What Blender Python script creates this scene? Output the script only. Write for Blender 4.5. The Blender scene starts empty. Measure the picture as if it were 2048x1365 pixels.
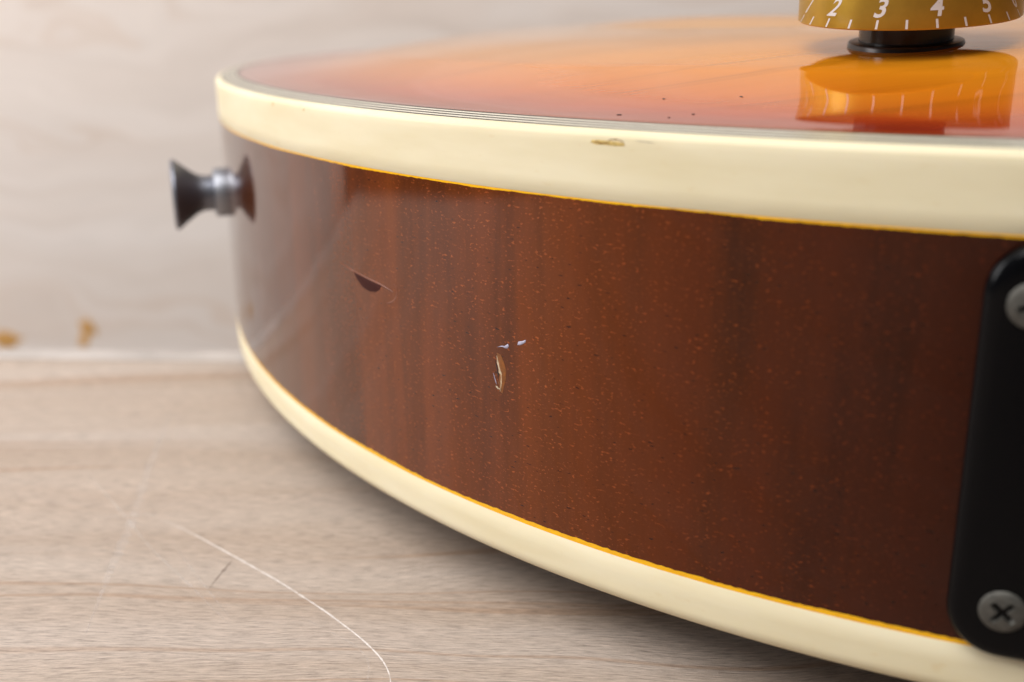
import bpy, bmesh, math, random
import numpy as np
from mathutils import Vector, Matrix

random.seed(7)
MM = 0.001
S = bpy.context.scene
COL = S.collection

# ------------------------------------------------------------------ camera
PITCH, ROLL, CAM_Z = math.radians(17.119), math.radians(-0.75), 69.04
cam_d = bpy.data.cameras.new("camera")
cam = bpy.data.objects.new("camera", cam_d)
COL.objects.link(cam)
R0 = Vector((1, 0, 0)); U0 = Vector((0, math.sin(PITCH), math.cos(PITCH))); F0 = Vector((0, math.cos(PITCH), -math.sin(PITCH)))
cr, sr = math.cos(ROLL), math.sin(ROLL)
rgt = cr * R0 + sr * U0
upv = -sr * R0 + cr * U0
m = Matrix((rgt, upv, -F0)).transposed().to_4x4()
m.translation = Vector((0, 0, CAM_Z * MM))
cam.matrix_world = m
cam_d.sensor_width = 36.0
cam_d.lens = 36.0 * 2150 / 2048
cam_d.clip_start = 0.005
cam_d.clip_end = 20.0
cam_d.dof.use_dof = True
cam_d.dof.focus_distance = 0.118
cam_d.dof.aperture_fstop = 18.0
S.camera = cam

# ------------------------------------------------------------------ world, lamps, exposure
W = bpy.data.worlds.new("World"); S.world = W; W.use_nodes = True
W.node_tree.nodes["Background"].inputs[0].default_value = (0.9, 0.95, 1.0, 1)
W.node_tree.nodes["Background"].inputs[1].default_value = 0.09
S.view_settings.view_transform = 'Standard'
S.view_settings.look = 'None'
S.view_settings.exposure = -0.10
S.view_settings.gamma = 1.0

def lamp(name, loc, target, size, power, col):
    d = bpy.data.lights.new(name, 'AREA'); d.shape = 'RECTANGLE'; d.size, d.size_y = size[0] * MM, size[1] * MM
    d.energy = power; d.color = col
    o = bpy.data.objects.new(name, d); COL.objects.link(o)
    o.location = Vector(loc) * MM
    o.rotation_euler = (Vector(target) - Vector(loc)).to_track_quat('-Z', 'Y').to_euler()
    return o
lamp("softbox", (-250, -190, 625), (-20, 230, 20), (460, 460), 5.6, (1.0, 0.985, 0.965))
lamp("side_softbox", (-690, 170, 300), (-480, 450, 0), (360, 360), 4.6, (0.985, 0.985, 1.0))  # added lamp that brightens the left wall mirrored in the side
lamp("wall_washer", (-160, 80, 560), (-100, 450, -60), (900, 200), 1.9, (1.0, 0.98, 0.96))  # added lamp out of view, only to brighten the wall

# ------------------------------------------------------------------ node helpers
class NT:
    def __init__(self, name):
        self.m = bpy.data.materials.new(name); self.m.use_nodes = True
        self.t = self.m.node_tree; self.n = self.t.nodes
        self.b = self.n["Principled BSDF"]
    def new(self, typ, **kw):
        nd = self.n.new(typ)
        for k, v in kw.items(): setattr(nd, k, v)
        return nd
    def link(self, a, b): self.t.links.new(a, b)
    def val(self, sock, v):
        if hasattr(v, "is_linked") or isinstance(v, bpy.types.NodeSocket): self.link(v, sock)
        else: sock.default_value = v
    def coord(self, kind="Object"):
        return self.new("ShaderNodeTexCoord").outputs[kind]
    def mapping(self, vec, scale=(1, 1, 1), loc=(0, 0, 0), rot=(0, 0, 0)):
        mp = self.new("ShaderNodeMapping"); self.link(vec, mp.inputs[0])
        mp.inputs["Scale"].default_value = scale; mp.inputs["Location"].default_value = loc; mp.inputs["Rotation"].default_value = rot
        return mp.outputs[0]
    def noise(self, vec, scale=1.0, detail=3.0, rough=0.5, dist=0.0):
        nd = self.new("ShaderNodeTexNoise"); self.link(vec, nd.inputs["Vector"])
        nd.inputs["Scale"].default_value = scale; nd.inputs["Detail"].default_value = detail
        nd.inputs["Roughness"].default_value = rough; nd.inputs["Distortion"].default_value = dist
        return nd.outputs["Fac"]
    def ramp(self, fac, stops):
        r = self.new("ShaderNodeValToRGB"); self.link(fac, r.inputs[0])
        el = r.color_ramp.elements
        while len(el) < len(stops): el.new(0.5)
        for e, (p, c) in zip(el, stops):
            e.position = p; e.color = (c, c, c, 1) if isinstance(c, (int, float)) else (*c, 1)
        return r.outputs[0]
    def math(self, op, a, b=0.0, clamp=False):
        nd = self.new("ShaderNodeMath", operation=op, use_clamp=clamp)
        self.val(nd.inputs[0], a); self.val(nd.inputs[1], b)
        return nd.outputs[0]
    def mix(self, fac, a, b, blend='MIX'):
        nd = self.new("ShaderNodeMix", data_type='RGBA', blend_type=blend)
        self.val(nd.inputs[0], fac)
        for s, v in ((nd.inputs[6], a), (nd.inputs[7], b)):
            if isinstance(v, tuple): s.default_value = (*v, 1)
            else: self.link(v, s)
        return nd.outputs[2]
    def bump(self, h, strength, dist):
        nd = self.new("ShaderNodeBump"); self.link(h, nd.inputs["Height"])
        nd.inputs["Strength"].default_value = strength; nd.inputs["Distance"].default_value = dist
        self.link(nd.outputs[0], self.b.inputs["Normal"])
    def set(self, **kw):
        names = dict(color="Base Color", rough="Roughness", metal="Metallic", ior="IOR", coat="Coat Weight", coat_rough="Coat Roughness", spec="Specular IOR Level", tint="Specular Tint")
        for k, v in kw.items():
            s = self.b.inputs[names[k]]
            if isinstance(v, tuple): s.default_value = (*v, 1)
            else: self.val(s, v)
        return self

MAT = {}
def plain(name, color, rough=0.4, metal=0.0, vary=0.12, scale=900, **kw):
    k = NT(name); c = k.coord()
    f = k.noise(c, scale, 4, 0.6)
    f2 = k.ramp(f, [(0.3, 1 - vary), (0.7, 1 + vary * 0.3)])
    col = k.mix(1.0, color, f2, 'MULTIPLY')
    k.set(color=col, rough=rough, metal=metal, **kw)
    MAT[name] = k.m
    return k.m

# --- guitar side lacquer over mahogany: UV in mm (u along the rim, v up)
k = NT("mahogany_lacquer"); uv = k.coord("UV")
base = k.noise(k.mapping(uv, (0.16, 0.012, 1)), 1.0, 4, 0.55, 0.3)
col = k.ramp(base, [(0.28, (0.058, 0.0130, 0.0022)), (0.44, (0.108, 0.0235, 0.0030)), (0.58, (0.138, 0.0295, 0.0036)), (0.76, (0.170, 0.039, 0.0045))])
fine = k.noise(k.mapping(uv, (1.1, 0.03, 1), (3, 9, 0)), 1.0, 3, 0.6)
col = k.mix(1.0, col, k.ramp(fine, [(0.33, 0.94), (0.62, 1.02)]), 'MULTIPLY')
fl = k.noise(k.mapping(uv, (1.9, 3.6, 1)), 1.0, 1.0, 0.4)
fl2 = k.noise(k.mapping(uv, (0.55, 0.5, 1), (7, 3, 0)), 1.0, 2.0, 0.5)
flm = k.math('MULTIPLY', k.ramp(fl, [(0.615, 0.0), (0.70, 1.0)]), k.ramp(fl2, [(0.40, 0.15), (0.62, 1.0)]))
col = k.mix(k.math('MULTIPLY', flm, 0.6), col, (0.42, 0.095, 0.020))
fr = k.noise(k.mapping(uv, (3.6, 6.0, 1), (31, 5, 0)), 1.0, 1.0, 0.4)
col = k.mix(k.math('MULTIPLY', k.ramp(fr, [(0.67, 0.0), (0.74, 1.0)]), 0.45), col, (0.28, 0.07, 0.025))
pr = k.noise(k.mapping(uv, (0.9, 3.0, 1), (13, 41, 0)), 1.0, 1.0, 0.5)
col = k.mix(k.math('MULTIPLY', k.ramp(pr, [(0.70, 0.0), (0.76, 1.0)]), 0.8), col, (0.012, 0.005, 0.003))
wav = k.noise(k.mapping(uv, (0.10, 0.06, 1), (5, 5, 0)), 1.0, 1, 0.4)
k.bump(wav, 0.25, 0.0006)
sx = k.new("ShaderNodeSeparateXYZ"); k.link(uv, sx.inputs[0])
stain_or_shade = k.math('DIVIDE', k.math('ADD', sx.outputs[0], k.math('MULTIPLY', base, 30.0)), 200.0)   # light falloff painted in: darker towards the waist, less so at the tail
col = k.mix(1.0, col, k.ramp(stain_or_shade, [(0.10, (0.80, 0.80, 0.80)), (0.44, (1, 1, 1)), (0.58, (1, 0.98, 0.95)), (0.70, (0.50, 0.38, 0.28)), (0.84, (0.11, 0.055, 0.03))]), 'MULTIPLY')
col = k.mix(k.ramp(stain_or_shade, [(0.20, 1.0), (0.50, 0.0)]), col, (0.062, 0.0190, 0.0080))
k.set(color=col, rough=0.075, ior=2.0, tint=(0.06, 0.035, 0.025), coat=0.45, coat_rough=0.06)
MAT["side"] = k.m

# --- sunburst maple top: UV.x = mm from the rim, UV.y = mm along the rim
k = NT("sunburst_lacquer"); uv = k.coord("UV"); ob = k.coord()
sx = k.new("ShaderNodeSeparateXYZ"); k.link(uv, sx.inputs[0])
wob = k.noise(ob, 14, 2, 0.5)
dd = k.math('DIVIDE', k.math('ADD', sx.outputs[0], k.math('MULTIPLY', k.math('SUBTRACT', wob, 0.5), 9.0)), 80.0)
col = k.ramp(dd, [(0.06, (0.24, 0.016, 0.011)), (0.16, (0.36, 0.044, 0.009)), (0.27, (0.50, 0.126, 0.006)), (0.44, (0.57, 0.205, 0.008)), (0.88, (0.62, 0.27, 0.028))])
gr = k.noise(k.mapping(ob, (9, 260, 1), (0, 0, 0), (0, 0, -0.30)), 1.0, 4, 0.6, 0.4)
col = k.mix(1.0, col, k.ramp(gr, [(0.30, 0.80), (0.48, 1.0), (0.8, 1.06)]), 'MULTIPLY')
k.set(color=col, rough=0.045, ior=1.85)
wav = k.noise(ob, 60, 1, 0.4)
k.bump(wav, 0.12, 0.0006)
MAT["top"] = k.m

# --- aged celluloid binding
def binding_mat(name, c0, c1):
    k = NT(name); uv = k.coord("UV")
    a = k.noise(k.mapping(uv, (0.05, 0.25, 1)), 1.0, 4, 0.55)
    col = k.mix(k.ramp(a, [(0.35, 0.0), (0.7, 1.0)]), c0, c1)
    b = k.noise(k.mapping(uv, (0.35, 0.7, 1), (9, 2, 0)), 1.0, 3, 0.5)
    col = k.mix(k.math('MULTIPLY', k.ramp(b, [(0.66, 0.0), (0.8, 1.0)]), 0.35), col, (0.62, 0.44, 0.19))
    k.set(color=col, rough=0.5, ior=1.36)
    k.b.inputs["Subsurface Weight"].default_value = 0.15
    k.b.inputs["Subsurface Radius"].default_value = (0.002, 0.0015, 0.0008)
    k.b.inputs["Subsurface Scale"].default_value = 0.5
    return k.m
MAT["cream"] = binding_mat("aged_cream_celluloid", (0.75, 0.67, 0.475), (0.69, 0.60, 0.395))
MAT["purfling_white"] = plain("ivory_purfling", (0.72, 0.68, 0.56), 0.25)
MAT["purfling_black"] = plain("black_purfling", (0.012, 0.011, 0.009), 0.35, ior=1.3)
k = NT("amber_edge"); uv = k.coord("UV")
a = k.noise(k.mapping(uv, (0.7, 2.5, 1)), 1.0, 4, 0.6)
k.set(color=k.ramp(a, [(0.3, (0.78, 0.36, 0.003)), (0.7, (0.92, 0.50, 0.004))]), rough=0.2)
MAT["amber"] = k.m

# --- wood of table and backdrop
def wood(name, base, dark, light, sx, sy, fx, fy, axis, streak, bump, warp_amt, con, rough):
    k = NT(name); c = k.coord()
    if axis == 'z': c = k.mapping(c, (1, 1, 1), (0, 0, 0), (math.radians(-90), 0, 0))
    warp = k.noise(k.mapping(c, (6, 14, 0.01)), 1.0, 3, 0.5)
    cb = k.new("ShaderNodeCombineXYZ"); k.link(k.math('MULTIPLY', warp, warp_amt), cb.inputs[1])
    va = k.new("ShaderNodeVectorMath", operation='ADD'); k.link(c, va.inputs[0]); k.link(cb.outputs[0], va.inputs[1])
    cw = va.outputs[0]
    g1 = k.noise(k.mapping(cw, (sx, sy, 0.01)), 1.0, 5, 0.55, 0.2)
    col = k.mix(k.ramp(g1, [(0.30, 0.0), (0.68, 1.0)]), dark, base)
    g2 = k.noise(k.mapping(cw, (sx * 0.6, sy * 0.55, 0.01), (5, 7, 0)), 1.0, 3, 0.5)
    col = k.mix(k.math('MULTIPLY', k.ramp(g2, [(0.5, 0.0), (0.75, 1.0)]), 0.7), col, light)
    g3 = k.noise(k.mapping(cw, (sx * 0.45, sy * 1.3, 0.01), (15, 3, 0)), 1.0, 2, 0.5)
    col = k.mix(k.math('MULTIPLY', k.ramp(g3, [(0.565, 0.0), (0.595, 1.0), (0.63, 0.1)]), streak), col, tuple(x * y for x, y in zip(dark, (0.86, 0.72, 0.60))))
    f1 = k.noise(k.mapping(cw, (fx, fy, 0.01)), 1.0, 5, 0.75)
    col = k.mix(1.0, col, k.ramp(f1, [(0.26, 1 - con), (0.5, 1.0), (0.74, 1 + con * 0.7)]), 'MULTIPLY')
    f2 = k.noise(k.mapping(cw, (fx * 0.25, fy * 0.5, 0.01), (2, 8, 0)), 1.0, 2, 0.5)
    col = k.mix(k.math('MULTIPLY', k.ramp(f2, [(0.70, 0.0), (0.76, 1.0)]), 0.5), col, (0.16, 0.11, 0.08))
    k.bump(f1, bump, 0.0003)
    k.set(color=col, rough=rough, ior=1.45)
    return k.m
MAT["table"] = wood("pale_birch_table", (0.465, 0.385, 0.325), (0.405, 0.312, 0.245), (0.50, 0.428, 0.38), 6, 110, 330, 3600, 'y', 0.7, 0.7, 0.035, 0.62, 0.45)
MAT["wall"] = wood("pale_birch_panel", (0.70, 0.615, 0.56), (0.605, 0.505, 0.44), (0.74, 0.675, 0.635), 1.8, 34, 20, 160, 'z', 0.30, 0.05, 0.13, 0.06, 0.45)
MAT["scratch"] = plain("pale_scratch", (0.74, 0.68, 0.64), 0.6, vary=0.35, scale=2500)
k = NT("faint_scratch"); c = k.coord()
k.set(color=(0.72, 0.67, 0.64), rough=0.6)
a = k.noise(k.mapping(c, (300, 1800, 1)), 1.0, 4, 0.7)
k.link(k.ramp(a, [(0.38, 0.0), (0.75, 0.38)]), k.b.inputs["Alpha"])
MAT["scratch_faint"] = k.m
MAT["gouge"] = plain("dark_gouge", (0.22, 0.17, 0.14), 0.6)
MAT["knot"] = plain("amber_knot", (0.58, 0.30, 0.085), 0.6, vary=0.4, scale=120)
MAT["black_plastic"] = plain("black_plastic", (0.002, 0.002, 0.0025), 0.2, vary=0.05, ior=1.22)
MAT["bushing"] = plain("black_bushing", (0.008, 0.007, 0.007), 0.22)
MAT["washer"] = plain("dark_nickel", (0.035, 0.028, 0.026), 0.3, 0.6)
MAT["screw"] = plain("dull_nickel", (0.105, 0.10, 0.088), 0.6, 0.6, 0.35, 1500)
MAT["button"] = plain("gunmetal", (0.21, 0.22, 0.26), 0.46, 1.0)
MAT["button_base"] = plain("grey_steel", (0.36, 0.37, 0.41), 0.5, 1.0)
MAT["gold"] = plain("gold_knob", (0.46, 0.29, 0.035), 0.38, 0.75, 0.15, 300, coat=0.15, coat_rough=0.1)
MAT["print"] = plain("white_print", (0.62, 0.60, 0.59), 0.35, vary=0.08)
MAT["chip_wood"] = plain("bare_chip", (0.24, 0.075, 0.010), 0.3, vary=0.5, scale=2600)
MAT["chip_pale"] = plain("pale_chip_edge", (0.62, 0.50, 0.34), 0.35, vary=0.5, scale=4000)
MAT["flash"] = plain("lifted_lacquer", (0.44, 0.42, 0.54), 0.3, vary=0.4, scale=4000)  # bluish highlights on the chip's edges, painted as patches
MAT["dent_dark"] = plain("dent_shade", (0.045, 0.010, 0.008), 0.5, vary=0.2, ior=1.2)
MAT["crease"] = plain("crease_lacquer", (0.21, 0.070, 0.036), 0.2, vary=0.2, scale=1500)
MAT["stain"] = plain("brown_stain", (0.26, 0.135, 0.03), 0.35, vary=0.5, scale=2600)
MAT["stain_pale"] = plain("amber_stain", (0.62, 0.44, 0.15), 0.35, vary=0.3, scale=2600)
MAT["stain_grey"] = plain("grey_smudge", (0.48, 0.42, 0.30), 0.35, vary=0.3, scale=2600)
MAT["fleck"] = plain("dark_fleck", (0.02, 0.008, 0.006), 0.5)
MAT["back"] = plain("back_lacquer", (0.06, 0.016, 0.006), 0.1)

# ------------------------------------------------------------------ mesh helpers
def mesh_obj(name, verts, faces, mat, parent=None, smooth=True, uvs=None):
    me = bpy.data.meshes.new(name)
    me.from_pydata([tuple(float(c) * MM for c in v) for v in verts], [], [tuple(int(i) for i in f) for f in faces])
    if uvs is not None:
        ul = me.uv_layers.new(name="UVMap")
        vi = np.empty(len(me.loops), int); me.loops.foreach_get("vertex_index", vi)
        ul.data.foreach_set("uv", np.asarray(uvs, float)[vi].ravel())
    me.materials.append(mat)
    if smooth: me.polygons.foreach_set("use_smooth", [True] * len(me.polygons))
    me.update()
    o = bpy.data.objects.new(name, me); COL.objects.link(o)
    if parent is not None: o.parent = parent
    return o

def fix_normals(o):
    bm = bmesh.new(); bm.from_mesh(o.data); bmesh.ops.recalc_face_normals(bm, faces=bm.faces); bm.to_mesh(o.data); bm.free()
    return o

def empty(name, loc=(0, 0, 0)):
    o = bpy.data.objects.new(name, None); COL.objects.link(o); o.location = Vector(loc) * MM; o.empty_display_size = 0.01
    return o

def tag(o, label=None, cat=None, group=None, kind=None):
    for key, v in (("label", label), ("category", cat), ("group", group), ("kind", kind)):
        if v: o[key] = v
    return o

# ------------------------------------------------------------------ the guitar outline (mm, plan view)
TAIL = np.array([-50.829, 192.395]); AN = 0.298956; K1, K2 = 0.277923, 0.000415955
AX = np.array([math.cos(AN), math.sin(AN)]); TV = np.array([AX[1], -AX[0]])
def half_outline(ds):
    a150 = K1 * 150 + K2 * 150 ** 2
    def ang(s): return np.where(s < 150, K1 * s + K2 * s * s, np.interp(s, [150, 205, 255, 330], [a150, 90, 112, 66]))
    s1 = np.arange(0, 330, ds); a = np.radians(ang(s1 + ds / 2))
    u = np.concatenate([[0], np.cumsum(np.sin(a)) * ds]); v = np.concatenate([[0], np.cumsum(np.cos(a)) * ds])
    lo, hi = 20.0, 600.0
    for _ in range(60):
        L = (lo + hi) / 2; mm_ = np.linspace(0, L, int(L / ds) + 2); h = mm_[1] - mm_[0]
        aa = np.radians(66 + 114 * ((mm_[:-1] + h / 2) / L))
        if v[-1] + np.sum(np.cos(aa)) * h > 0: lo = L
        else: hi = L
    return np.concatenate([u, u[-1] + np.cumsum(np.sin(aa)) * h]), np.concatenate([v, v[-1] + np.cumsum(np.cos(aa)) * h])
DS = 0.5
hu, hv = half_outline(DS)
near = TAIL + hu[:, None] * AX + hv[:, None] * TV
far = TAIL + hu[:, None] * AX - hv[:, None] * TV
loop = np.concatenate([near[:-1], far[::-1][:-1]])          # closed, starts at the tail and runs along the camera's side
keep = np.ones(len(loop), bool)
keep[440:len(loop) - 330] = (np.arange(len(loop))[440:len(loop) - 330] % 4 == 0)   # coarser out of view
arc = np.arange(len(loop)) * DS
loop, arc = loop[keep], arc[keep]
NL = len(loop)
tg = np.roll(loop, -1, 0) - np.roll(loop, 1, 0); tg /= np.linalg.norm(tg, axis=1)[:, None]
nout = np.c_[tg[:, 1], -tg[:, 0]]
if ((loop - loop.mean(0)) * nout).sum() < 0: nout = -nout
Z0, ZA = 8.0, 58.0                                           # underside and rim of the body above the table

def side_point(s, z, off=0.0):
    p = np.array([np.interp(s, arc[:900], loop[:900, i]) for i in (0, 1)])
    n = np.array([np.interp(s, arc[:900], nout[:900, i]) for i in (0, 1)]); n /= np.linalg.norm(n)
    q = p + n * off
    return (q[0], q[1], z)

def ring_strip(name, prof, mat, parent, uvmode="side", jitter=None):
    """prof: list of (inset, z); closed sweep along the outline"""
    verts, uvs, faces = [], [], []
    for j, (d, z) in enumerate(prof):
        p = loop - nout * d
        zz = np.full(NL, z) if jitter is None or jitter[j] is None else z + jitter[j]
        verts.append(np.c_[p, zz]); uvs.append(np.c_[arc, np.full(NL, z + d)] if uvmode == "side" else np.c_[np.full(NL, d), arc])
    V = np.concatenate(verts); UV = np.concatenate(uvs)
    i = np.arange(NL); i2 = (i + 1) % NL
    for j in range(len(prof) - 1):
        faces.append(np.c_[j * NL + i, j * NL + i2, (j + 1) * NL + i2, (j + 1) * NL + i])
    return mesh_obj(name, V, np.concatenate(faces), mat, parent, True, UV)

guitar = empty("electric_guitar", (0, 0, 0))
tag(guitar, "glossy sunburst electric guitar body with cream binding lying face up on the wooden table", "guitar")

rs = np.random.RandomState(3)
def ragged(amp, sm):
    r = rs.randn(NL + 2 * sm); kern = np.hanning(sm * 2 + 1); kern /= kern.sum()
    r = np.convolve(r, kern, 'same')[sm:sm + NL]; return amp * r / (r.std() + 1e-9)
TB, TC = 6.81, 43.85
jt = ragged(0.022, 1) + ragged(0.03, 16)
jb = ragged(0.035, 1) + ragged(0.04, 18)
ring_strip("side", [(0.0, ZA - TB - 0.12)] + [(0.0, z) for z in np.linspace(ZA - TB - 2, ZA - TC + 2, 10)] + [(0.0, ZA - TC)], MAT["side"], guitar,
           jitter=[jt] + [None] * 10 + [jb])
ring_strip("edge_line", [(0.0, ZA - TB + 0.10), (0.0, ZA - TB - 0.12)], MAT["amber"], guitar, jitter=[None, jt])
ring_strip("edge_line", [(0.0, ZA - TC), (0.0, ZA - TC - 0.52)], MAT["amber"], guitar, jitter=[jb, None])
def arcprof(cx, cz, r, a0, a1, n):
    return [(cx - r * math.cos(math.radians(a)), cz + r * math.sin(math.radians(a))) for a in np.linspace(a0, a1, n)]
# cream bindings stand 0.03 mm proud of the lacquered side
ring_strip("top_binding", [(0.0, ZA - TB + 0.10), (-0.03, ZA - TB + 0.14)] + [(-0.03, z) for z in (ZA - 5, ZA - 3, ZA - 1.4)] + arcprof(0.87, ZA - 0.85, 0.9, 10, 78, 7) + [(0.95, ZA + 0.06)], MAT["cream"], guitar)
ring_strip("back_binding", [(0.0, ZA - TC - 0.52), (-0.03, ZA - TC - 0.56), (-0.03, Z0 + 3.4), (-0.03, Z0 + 2.0)] + arcprof(1.77, Z0 + 1.8, 1.8, 0, -88, 9) + [(6.0, Z0)], MAT["cream"], guitar)
# arched top profile: mm inward from the rim -> mm above the rim
PD = [0.95, 4.1, 6, 9, 12, 17, 22, 28, 34, 40, 44, 50, 60, 75]
PZ = [0.06, 0.50, 0.54, 0.66, 0.90, 1.62, 2.60, 3.85, 4.95, 5.75, 6.20, 6.65, 7.10, 7.60]
def zprof(d): return float(np.interp(d, PD, PZ))
w = (4.1 - 0.95) / 7
for i in range(7):
    a, b = 0.95 + i * w, 0.95 + (i + 1) * w
    dark = i % 2 == 0
    ring_strip("purfling", [(a, ZA + zprof(a)), (b, ZA + zprof(b))], MAT["purfling_black" if dark else "purfling_white"], guitar, "top")
# smooth the profile
pd = np.concatenate([np.linspace(4.1, 30, 27), np.linspace(32, 75, 22)])
def lower_at_tail(P, z):
    t = np.clip(((P - TAIL) @ AX - 10) / 90, 0, 1); t = t * t * (3 - 2 * t)
    v = np.clip(((P - TAIL) @ TV + 90) / 180, 0, 1); v = v * v * (3 - 2 * v)
    return z * (0.80 + 0.20 * t) * (0.75 + 0.35 * v + 0.2 * t * (1 - v))
pzs = np.interp(pd, PD, PZ)
for _ in range(6): pzs[1:-1] = (pzs[:-2] + 2 * pzs[1:-1] + pzs[2:]) / 4
V, UV, FC = [], [], []
for d, z in zip(pd, pzs):
    q = loop - nout * d; V.append(np.c_[q, ZA + (lower_at_tail(q, z) if d > 4.2 else np.full(NL, z))]); UV.append(np.c_[np.full(NL, d), arc])
last = loop - nout * 75
cen = TAIL + AX * 150
uu = (last - TAIL) @ AX
spine = TAIL + np.clip(uu, 95, 330)[:, None] * AX
for t in np.linspace(0.12, 1, 10):
    q = last * (1 - t) + spine * t; V.append(np.c_[q, ZA + lower_at_tail(q, 7.6 + 1.7 * (1 - (1 - t) ** 2))]); UV.append(np.c_[np.full(NL, 75 + 60 * t), arc])
nr = len(V); i = np.arange(NL); i2 = (i + 1) % NL
for j in range(nr - 1): FC.append(np.c_[j * NL + i, j * NL + i2, (j + 1) * NL + i2, (j + 1) * NL + i])
mesh_obj("carved_top", np.concatenate(V), np.concatenate(FC), MAT["top"], guitar, True, np.concatenate(UV))
mesh_obj("back_plate", np.c_[loop - nout * 6.0, np.full(NL, Z0)], [list(range(NL))[::-1]], MAT["back"], guitar, False)

# thin felt pad that carries the body
def slab(name, pts, z0, z1, mat, parent=None):
    n = len(pts); V = [(x, y, z0) for x, y in pts] + [(x, y, z1) for x, y in pts]
    F = [list(range(n))[::-1], list(range(n, 2 * n))] + [(a, (a + 1) % n, n + (a + 1) % n, n + a) for a in range(n)]
    return mesh_obj(name, V, F, mat, parent, False)

# ------------------------------------------------------------------ lathe
def frame(origin, axis, xdir=None):
    z = Vector(axis).normalized(); x = Vector(xdir if xdir else (0, 0, 1)).cross(z)
    if x.length < 1e-4: x = Vector((1, 0, 0))
    x.normalize(); y = z.cross(x)
    return Vector(origin), x, y, z
def lathe(name, prof, fr, mat, parent, n=72, sharp=()):
    o, x, y, z = fr; V, F = [], []
    for r, h in prof:
        for k_ in range(n):
            a = 2 * math.pi * k_ / n
            V.append(o + x * (r * math.cos(a)) + y * (r * math.sin(a)) + z * h)
    for j in range(len(prof) - 1):
        for k_ in range(n):
            k2 = (k_ + 1) % n
            F.append((j * n + k_, j * n + k2, (j + 1) * n + k2, (j + 1) * n + k_))
    ob = mesh_obj(name, V, F, mat, parent)
    fix_normals(ob)
    return ob
def crease(o, ang=35):
    md = o.modifiers.new("edge_split", 'EDGE_SPLIT'); md.split_angle = math.radians(ang)

# strap button at the tail
bz = ZA - 19.5
fr = frame((TAIL[0], TAIL[1], bz), (-AX[0], -AX[1], 0))
b = lathe("strap_button", [(0.0, 9.3), (4.6, 9.35), (5.8, 9.3), (6.15, 9.05), (6.22, 8.8), (6.05, 8.45), (5.2, 7.4), (4.2, 6.1), (3.5, 5.1), (3.2, 4.3), (3.1, 3.6), (3.1, 1.9)], fr, MAT["button"], guitar); crease(b)
b2 = lathe("base_washer", [(2.6, 2.25), (3.7, 2.25), (4.2, 2.05), (4.3, 1.7), (4.3, 0.2), (4.2, -0.3)], fr, MAT["button_base"], b); crease(b2)

# ------------------------------------------------------------------ control knob
kn_c = Vector((47.1, 132.0, ZA + 5.95))
kn_ax = Vector((-0.050, -0.095, 1.0)).normalized()
fr = frame(kn_c, kn_ax, (0, 1, 0))
o_, x_, y_, z_ = fr
KR, KB = 12.4, 3.75
knob = lathe("control_knob", [(5.6, KB + 0.9), (11.6, KB + 0.9), (12.05, KB + 0.1), (12.25, KB), (12.38, KB + 0.12), (KR, KB + 0.3), (KR - 0.05, KB + 3), (KR - 0.12, KB + 9), (KR - 0.3, KB + 11.6), (KR - 0.9, KB + 12.2), (9.5, KB + 12.3), (9.2, KB + 11.6), (0, KB + 11.6)], fr, MAT["gold"], guitar, 120); crease(knob)
bu = lathe("bushing", [(5.35, 0.5), (5.35, 5.0), (3.0, 5.0)], fr, MAT["bushing"], knob, 72); crease(bu)
wa = lathe("washer", [(6.6, -1.0), (6.6, 0.85), (6.45, 1.1), (5.9, 1.2), (5.3, 1.2)], fr, MAT["washer"], knob, 72); crease(wa)
# angles on the knob are measured from the direction that faces the camera
fc = -(kn_c - Vector((0, 0, CAM_Z))); fc -= z_ * fc.dot(z_); fc.normalize(); fs = z_.cross(fc)   # fs points right seen from the camera
def on_knob(th, h, off=0.02):
    r = KR - 0.05 * h / 3 + off
    sh = math.sin(th) * (1 - h * 0.55 / KR) if abs(math.degrees(th)) < 89 else math.sin(th)
    th2 = math.asin(max(-1, min(1, sh))) if abs(math.degrees(th)) < 89 else th
    return o_ + (fc * math.cos(th2) + fs * math.sin(th2)) * r + z_ * (KB + h)
STEP = math.radians(14.7)
for t in range(-11, 12):
    th0 = t * STEP
    wd, h0, h1 = 0.13, 0.16, 1.12
    V, F = [], []
    for q in range(5):
        h = h0 + (h1 - h0) * q / 4
        V += [on_knob(th0 - wd / KR, h), on_knob(th0 + wd / KR, h)]
    F = [(2 * q, 2 * q + 1, 2 * q + 3, 2 * q + 2) for q in range(4)]
    mesh_obj("tick_mark", V, F, MAT["print"], knob)
def digit_mesh(txt):
    cu = bpy.data.curves.new("numeral", 'FONT'); cu.body = txt; cu.size = 2.75; cu.align_x = 'CENTER'; cu.shear = 0.18; cu.offset = 0.055; cu.resolution_u = 6
    ob = bpy.data.objects.new("numeral", cu); COL.objects.link(ob)
    dg = bpy.context.evaluated_depsgraph_get(); dg.update()
    me = bpy.data.meshes.new_from_object(ob.evaluated_get(dg))
    bm = bmesh.new(); bm.from_mesh(me)
    bmesh.ops.triangulate(bm, faces=bm.faces); bmesh.ops.subdivide_edges(bm, edges=bm.edges, cuts=1)
    V = [v.co.copy() for v in bm.verts]; F = [[v.index for v in f.verts] for f in bm.faces]
    bm.verts.index_update(); F = [[v.index for v in f.verts] for f in bm.faces]
    bm.free(); bpy.data.objects.remove(ob); bpy.data.curves.remove(cu); bpy.data.meshes.remove(me)
    return V, F
for dgt in range(0, 9):
    V, F = digit_mesh(str(dgt))
    th0 = (dgt * 2 - 7) * STEP
    mesh_obj("numeral", [on_knob(th0 + v.x * 1.12 / KR, 1.45 + v.y) for v in V], F, MAT["print"], knob, False)

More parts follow.
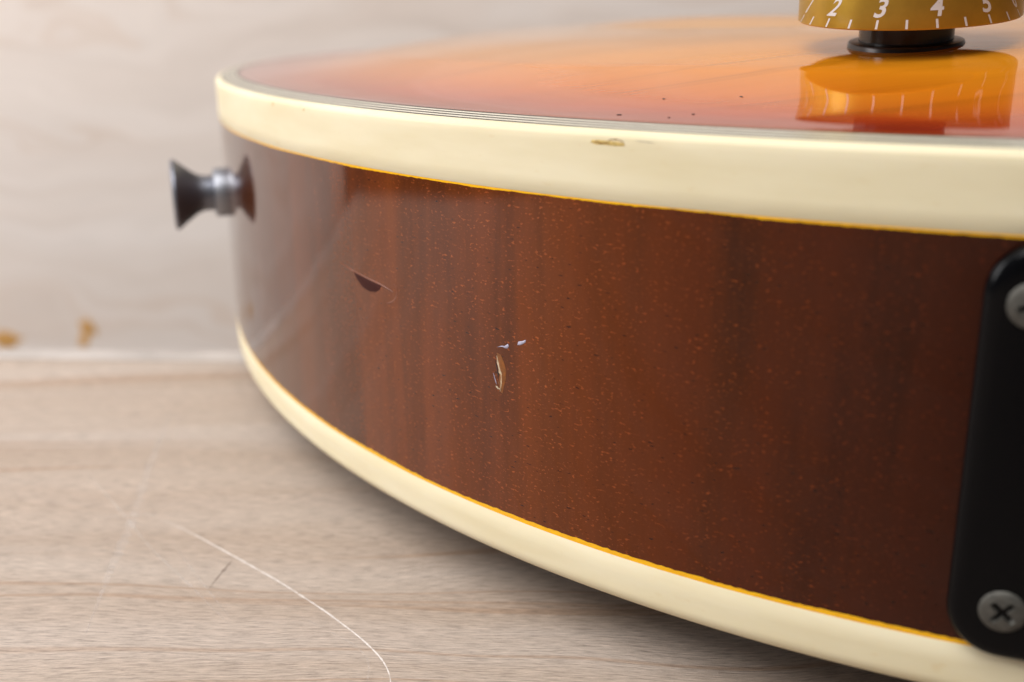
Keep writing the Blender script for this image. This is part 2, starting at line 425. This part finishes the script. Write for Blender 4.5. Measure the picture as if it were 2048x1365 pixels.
# ------------------------------------------------------------------ jack plate on the side
def plate_ring(cs, cz, hw, hh, r, n=14):
    pts = []
    for (sx_, sz_, a0) in ((1, 1, 0), (-1, 1, 90), (-1, -1, 180), (1, -1, 270)):
        for q in range(n + 1):
            a = math.radians(a0 + 90 * q / n)
            pts.append((cs + sx_ * (hw - r) + r * math.cos(a), cz + sz_ * (hh - r) + r * math.sin(a)))
    out = []                                              # subdivide long straight sides so the plate can follow the rim
    for p, q in zip(pts, pts[1:] + pts[:1]):
        L = math.dist(p, q); m_ = max(1, int(L / 2.5))
        out += [(p[0] + (q[0] - p[0]) * t / m_, p[1] + (q[1] - p[1]) * t / m_) for t in range(m_)]
    return out
PS, PZC, PHW, PHH, PR = 162.0, 32.4, 18.2, 18.7, 4.6
base_ring = plate_ring(PS, PZC, PHW, PHH, PR)
lay = [(0.0, -0.05), (0.0, 0.7), (0.06, 1.0), (0.22, 1.3), (0.5, 1.52), (0.9, 1.65), (1.6, 1.72)]
V, F = [], []
n = len(base_ring)
for ins, off in lay:
    rg = [(PS + (s - PS) * (1 - ins / PHW), PZC + (z - PZC) * (1 - ins / PHH)) for s, z in base_ring]
    V += [side_point(s, z, off) for s, z in rg]
for t in (0.75, 0.5, 0.25, 0.02):
    V += [side_point(PS + (s - PS) * (1 - 1.6 / PHW) * t, PZC + (z - PZC) * (1 - 1.6 / PHH) * t, 1.72) for s, z in base_ring]
for j in range(len(lay) + 3):
    for q in range(n):
        q2 = (q + 1) % n; F.append((j * n + q, j * n + q2, (j + 1) * n + q2, (j + 1) * n + q))
F.append(list(range((len(lay) + 3) * n, (len(lay) + 4) * n)))
plate = fix_normals(mesh_obj("jack_plate", V, F, MAT["black_plastic"], guitar))
tag(plate)
def screw(s, z, rot):
    c = Vector(side_point(s, z, 1.70)); c2 = Vector(side_point(s, z, 3.0)); fr = frame(c, c2 - c)
    o, x, y, zz = fr; R = 1.95; N = 120
    def cross(a, wdt, ln):
        a = (a - rot) % (math.pi / 2)
        a = min(a, math.pi / 2 - a)                        # 0 = along an arm
        arm = min(wdt / max(math.sin(a), 1e-6), ln / max(math.cos(a), 1e-6))
        return max(arm, wdt * 1.25)
    rings = []
    rings.append([(R * 1.02, -0.1)] * N); rings.append([(R, 0.10)] * N); rings.append([(R * 0.93, 0.22)] * N); rings.append([(R * 0.78, 0.33)] * N)
    rings.append([(cross(2 * math.pi * q / N, 0.30, 1.22), 0.40) for q in range(N)])
    rings.append([(cross(2 * math.pi * q / N, 0.26, 1.12) * 0.93, 0.12) for q in range(N)])
    rings.append([(cross(2 * math.pi * q / N, 0.20, 0.85) * 0.75, -0.55) for q in range(N)])
    rings.append([(0.01, -0.9)] * N)
    V, F = [], []
    for rg in rings:
        for q, (r, h) in enumerate(rg):
            a = 2 * math.pi * q / N; V.append(o + x * r * math.cos(a) + y * r * math.sin(a) + zz * h)
    for j in range(len(rings) - 1):
        for q in range(N): q2 = (q + 1) % N; F.append((j * N + q, j * N + q2, (j + 1) * N + q2, (j + 1) * N + q))
    sc = fix_normals(mesh_obj("screw", V, F, MAT["screw"], plate)); crease(sc, 40)
screw(148.3, 18.6, math.radians(45 + 4))
screw(147.5, 46.0, math.radians(20))

# ------------------------------------------------------------------ wear and painted glints on the guitar: thin raised or sunken patches
def patch(name, pts, mat, off=0.03, dome=0.03, parent=guitar, put=side_point):
    cs = sum(p[0] for p in pts) / len(pts); cz = sum(p[1] for p in pts) / len(pts)
    n = len(pts); V, F = [], []
    for t, o in ((1.0, 0.004), (0.85, off), (0.45, off + dome), (0.0, off + dome)):
        V += [put(cs + (s - cs) * t, cz + (z - cz) * t, o) for s, z in pts] if t > 0 else [put(cs, cz, o)]
    for j in range(2):
        for q in range(n): q2 = (q + 1) % n; F.append((j * n + q, j * n + q2, (j + 1) * n + q2, (j + 1) * n + q))
    for q in range(n): F.append((2 * n + q, 2 * n + (q + 1) % n, 3 * n))
    return fix_normals(mesh_obj(name, V, F, mat, parent))
def strip(name, pts, w0, mat, parent=guitar, put=side_point, off=0.03, taper=True, rough=0.0):
    """a thin line through pts (2-D), width w0, slightly raised"""
    P = np.array(pts, float); L = np.concatenate([[0], np.cumsum(np.linalg.norm(np.diff(P, axis=0), axis=1))])
    m_ = max(12, int(L[-1] / 0.5)); t = np.linspace(0, L[-1], m_)
    # smooth interpolation
    Q = np.c_[np.interp(t, L, P[:, 0]), np.interp(t, L, P[:, 1])]
    for _ in range(int(m_ / 8)): Q[1:-1] = (Q[:-2] + 2 * Q[1:-1] + Q[2:]) / 4
    d = np.gradient(Q, axis=0); d /= np.linalg.norm(d, axis=1)[:, None]; nn = np.c_[-d[:, 1], d[:, 0]]
    wd = np.full(m_, w0 / 2)
    if taper: wd *= np.clip(np.minimum(np.arange(m_), np.arange(m_)[::-1]) / (m_ * 0.25), 0.12, 1)
    if rough: wd *= np.clip(1 + rough * np.random.RandomState(5).randn(m_), 0.35, 1.8)
    V, F = [], []
    for q in range(m_):
        for sgn, o in ((1, 0.004), (0, off), (-1, 0.004)):
            c = Q[q] + nn[q] * wd[q] * sgn; V.append(put(c[0], c[1], o))
    for q in range(m_ - 1):
        for e in (0, 1): F.append((3 * q + e, 3 * q + e + 1, 3 * q + 4 + e, 3 * q + 3 + e))
    return fix_normals(mesh_obj(name, V, F, mat, parent))

# deep ding in the lacquer
patch("finish_chip", [(94.95, 33.1), (95.5, 33.0), (95.95, 32.3), (96.3, 31.4), (96.25, 30.4), (96.0, 29.6), (95.7, 28.5), (95.3, 28.7), (95.1, 29.6), (95.35, 30.6), (95.2, 31.6)], MAT["chip_wood"], 0.02, 0.02)
strip("chip_edge", [(94.95, 32.75), (95.1, 32.1), (95.35, 31.3), (95.6, 30.7), (95.62, 30.0), (95.5, 29.3), (95.4, 28.7)], 0.34, MAT["chip_pale"], rough=0.55, off=0.07)
strip("chip_edge", [(94.75, 32.2), (94.9, 31.3), (95.2, 30.5), (95.3, 29.6), (95.0, 28.9)], 0.16, MAT["fleck"], rough=0.6, off=0.045)
strip("chip_edge", [(94.4, 30.6), (94.6, 30.0), (94.85, 29.4)], 0.10, MAT["flash"], off=0.06)
strip("chip_edge", [(94.7, 29.2), (95.1, 28.95), (95.5, 28.95)], 0.20, MAT["chip_pale"], rough=0.4, off=0.05)
patch("lifted_lacquer", [(95.0, 33.75), (95.7, 34.05), (96.2, 34.1), (96.65, 34.45), (96.75, 34.2), (96.55, 33.9), (96.2, 33.85), (95.7, 33.95)], MAT["flash"], 0.04, 0.02)
patch("lifted_lacquer", [(98.0, 34.6), (98.15, 35.0), (98.7, 35.15), (99.2, 35.4), (99.15, 35.1), (98.8, 34.85), (98.4, 34.65)], MAT["flash"], 0.04, 0.02)
# dent with a creased lip near the tail
patch("dent", [(68.0, 37.72), (69.5, 37.58), (71.5, 37.36), (73.3, 37.22), (74.5, 37.14), (74.1, 36.55), (73.2, 36.08), (71.7, 35.86), (70.2, 36.10), (69.0, 36.80)], MAT["dent_dark"], 0.03, 0.0)  # the dent's dark reflection, painted as a patch
strip("dent_lip", [(64.6, 38.4), (67.8, 37.85), (71.9, 37.42), (74.7, 37.2), (77.0, 36.85)], 0.22, MAT["crease"], off=0.09)
strip("dent_lip", [(77.2, 37.9), (77.8, 37.2), (77.7, 36.4), (76.9, 35.6), (75.4, 35.1)], 0.20, MAT["crease"], off=0.07)
# stains on the cream binding
patch("stain", [(107.2, 56.75), (107.4, 57.05), (108.2, 57.12), (109.4, 57.08), (110.6, 57.05), (111.4, 56.95), (111.5, 56.6), (110.4, 56.55), (109.0, 56.6), (108.0, 56.58)], MAT["stain_pale"], 0.035, 0.0)
strip("stain", [(107.6, 56.8), (108.1, 56.95), (108.6, 56.72), (109.2, 56.85), (109.9, 56.72)], 0.24, MAT["stain"], off=0.06, rough=0.5)
strip("stain", [(109.2, 56.95), (109.8, 57.22), (110.6, 57.22), (111.2, 57.02), (111.35, 56.6)], 0.13, MAT["stain"], off=0.06, rough=0.3)
strip("stain", [(112.4, 57.25), (113.2, 57.2), (114.5, 57.12)], 0.14, MAT["stain_grey"], off=0.05)
patch("stain", [(45.4, 56.9), (46.0, 57.4), (46.5, 57.3), (45.9, 56.8)], MAT["stain_pale"], 0.035, 0.0)
patch("stain", [(56.5, 57.0), (57.0, 57.3), (57.3, 57.1), (56.9, 56.9)], MAT["stain_pale"], 0.035, 0.0)
# dark flecks in the lacquer of the top
def arch_z(x, y):
    d = np.min(np.hypot(loop[:, 0] - x, loop[:, 1] - y)); return ZA + float(lower_at_tail(np.array([x, y]), np.interp(d, pd, pzs)))
def fleck(x, y, lx, ly, a):
    ca, sa = math.cos(a), math.sin(a); V = []
    for hz, sc in ((0.005, 1.0), (0.06, 0.6)):
        for px, py in ((-lx, -ly), (lx, -ly), (lx, ly), (-lx, ly)):
            X, Y = x + sc * (px * ca - py * sa), y + sc * (px * sa + py * ca); V.append((X, Y, arch_z(X, Y) + hz))
    mesh_obj("fleck", V, [(4, 5, 6, 7), (0, 1, 5, 4), (1, 2, 6, 5), (2, 3, 7, 6), (3, 0, 4, 7)], MAT["fleck"], guitar, False)
FLECKS = [(11.3, 112.2, 0.28, 0.20, 0.02), (16.8, 119.1, 0.15, 0.20, 0), (15.9, 108.6, 0.15, 0.17, 0), (18.5, 109.8, 0.18, 0.20, -0.1), (24.5, 115.7, 0.09, 0.3, 0.3)]
for a in FLECKS: fleck(*a)

# ------------------------------------------------------------------ the table and the wall
table = empty("wooden_table", (0, 0, 0))
tag(table, "pale scratched wooden table top that the guitar lies on", "table")
# board with a small worn round-over on its edges
bx = [(-300, -260), (420, -260), (420, 182), (-300, 240)]
def rounded_board(pts, z0, z1, r, mat, name, parent):
    n = len(pts); cx = np.mean([p[0] for p in pts]); cy = np.mean([p[1] for p in pts]); V, F = [], []
    P = np.array(pts, float)
    e = np.roll(P, -1, 0) - P; e /= np.linalg.norm(e, axis=1)[:, None]; nrm = np.c_[e[:, 1], -e[:, 0]]
    def inset(d):
        out = []
        for q in range(n):
            n1, n2 = nrm[q - 1], nrm[q]; bis = (n1 + n2) / (1 + n1 @ n2); out.append(P[q] - bis * d)
        return out
    lv = [(0, z0)] + [(r - r * math.cos(a), z1 - r + r * math.sin(a)) for a in np.linspace(0, math.pi / 2, 6)]
    for d, z in lv: V += [(p[0], p[1], z) for p in inset(d)]
    for j in range(len(lv) - 1):
        for q in range(n): q2 = (q + 1) % n; F.append((j * n + q, j * n + q2, (j + 1) * n + q2, (j + 1) * n + q))
    F.append(list(range((len(lv) - 1) * n, len(lv) * n))); F.append(list(range(n))[::-1])
    o = fix_normals(mesh_obj(name, V, F, mat, parent)); crease(o, 30); return o
rounded_board(bx, -22, 0, 1.6, MAT["table"], "board", table)
rg_ = [(-299, 238.3), (419, 180.5), (419, 173.5), (-299, 231.3)]
MAT["pale_edge"] = plain("worn_pale_edge", (0.47, 0.425, 0.395), 0.5, vary=0.25, scale=60)
slab("edge_strip", rg_, 0.0, 0.15, MAT["pale_edge"], table)
def on_table(x, y, off=0.0): return (x, y, off)
strip("scratch", [(-53.5, 142), (-45.2, 135.6), (-36.3, 127.5), (-29.8, 121.5), (-23.0, 114.5), (-18.0, 108.7), (-15.1, 104.6), (-14.0, 102.2), (-13.4, 99.9), (-13.4, 95), (-14, 90)], 0.19, MAT["scratch"], table, on_table, 0.015, rough=0.3)
strip("scratch", [(-30, 116.5), (-23.5, 111.5), (-18.4, 107.2), (-16.6, 104.6), (-16.1, 102.2), (-16.1, 98), (-16.5, 92)], 0.14, MAT["scratch_faint"], table, on_table, 0.012, rough=0.4)
for pts, wd in (([(-50.2, 110), (-52.9, 126.6), (-54.3, 138.1), (-58.4, 159.3), (-61.9, 181.7)], 1.1), ([(-71.3, 161.7), (-57.6, 143.0), (-49.5, 131.3), (-41.2, 121.1), (-32.9, 110.6)], 0.35), ([(-47, 133), (-40, 122), (-34, 113)], 0.2), ([(-62, 140), (-55, 141.5), (-47, 141)], 0.5)):
    strip("scratch", pts, wd, MAT["scratch_faint"], table, on_table, 0.008, rough=0.35)
strip("scratch", [(-37.3, 127.5), (-38.0, 123.6), (-38.5, 120.1)], 0.28, MAT["gouge"], table, on_table, 0.008, rough=0.5)

wall = slab("wall", [(-760, 450), (900, 450), (900, 468), (-760, 468)], -320, 620, MAT["wall"])
tag(wall, "pale birch panel wall with faint wavy grain standing behind the guitar", "wall")
def on_wall(x, z, off=0.0): return (x, 450 - off - 0.02, z)
def blob(cx, cz, rx, rz, seed):
    r = np.random.RandomState(seed); return [(cx + rx * math.cos(a) * (1 + .25 * r.randn()), cz + rz * math.sin(a) * (1 + .2 * r.randn())) for a in np.linspace(0, 2 * math.pi, 14, endpoint=False)]
patch("knot", blob(-221, -65.5, 6.0, 4.0, 1), MAT["knot"], 0.1, 0.1, wall, on_wall)
patch("knot", blob(-185, -61, 3.6, 4.2, 4), MAT["knot"], 0.1, 0.1, wall, on_wall)
patch("knot", blob(-187.5, -67, 2.2, 3.0, 5), MAT["knot"], 0.1, 0.1, wall, on_wall)

# felt pad under the body, inset from its edge
FP = (loop - nout * 16.5)[::6]
pad = fix_normals(slab("felt_pad", [tuple(p) for p in FP if p[1] < 212 - 0.08 * p[0]], 0.0, Z0, MAT["black_plastic"]))
tag(pad, "dark pad hidden in shadow between the guitar and the wooden table", "pad")

# ------------------------------------------------------------------ the camera that took the picture; its dark front is mirrored in the lacquer
optics = Vector((0, 0, CAM_Z))
photo_cam = empty("camera", tuple(optics - F0 * 60))
photo_cam.name = "photo_camera"
tag(photo_cam, "black camera whose lens front is mirrored dark in the glossy jack plate", "camera")
def rel(o):
    o.location = -photo_cam.location; return o
fr = frame(optics - F0 * 14, -F0, (0, 0, 1))
lens = rel(lathe("lens", [(0.0, 4.0), (16, 3.0), (22, 1.0), (27, -1.0), (31, -1.2), (33, 0), (33, 22), (36, 24), (36, 60), (34, 62), (34, 92)], fr, MAT["black_plastic"], photo_cam, 64)); crease(lens)
o_, x_, y_, z_ = fr
bw, bh = 66, 46
V = []
for hh in (92, 96, 122, 126):
    k_ = 0.96 if hh in (92, 126) else 1.0
    V += [o_ + rgt * (sx_ * bw * k_) + upv * (sy_ * bh * k_) + z_ * hh for sx_, sy_ in ((-1, -1), (1, -1), (1, 1), (-1, 1))]
F = [(3, 2, 1, 0), (12, 13, 14, 15)] + [(4 * j + q, 4 * j + (q + 1) % 4, 4 * j + 4 + (q + 1) % 4, 4 * j + 4 + q) for j in range(3) for q in range(4)]
rel(fix_normals(mesh_obj("body", V, F, MAT["bushing"], photo_cam, False)))
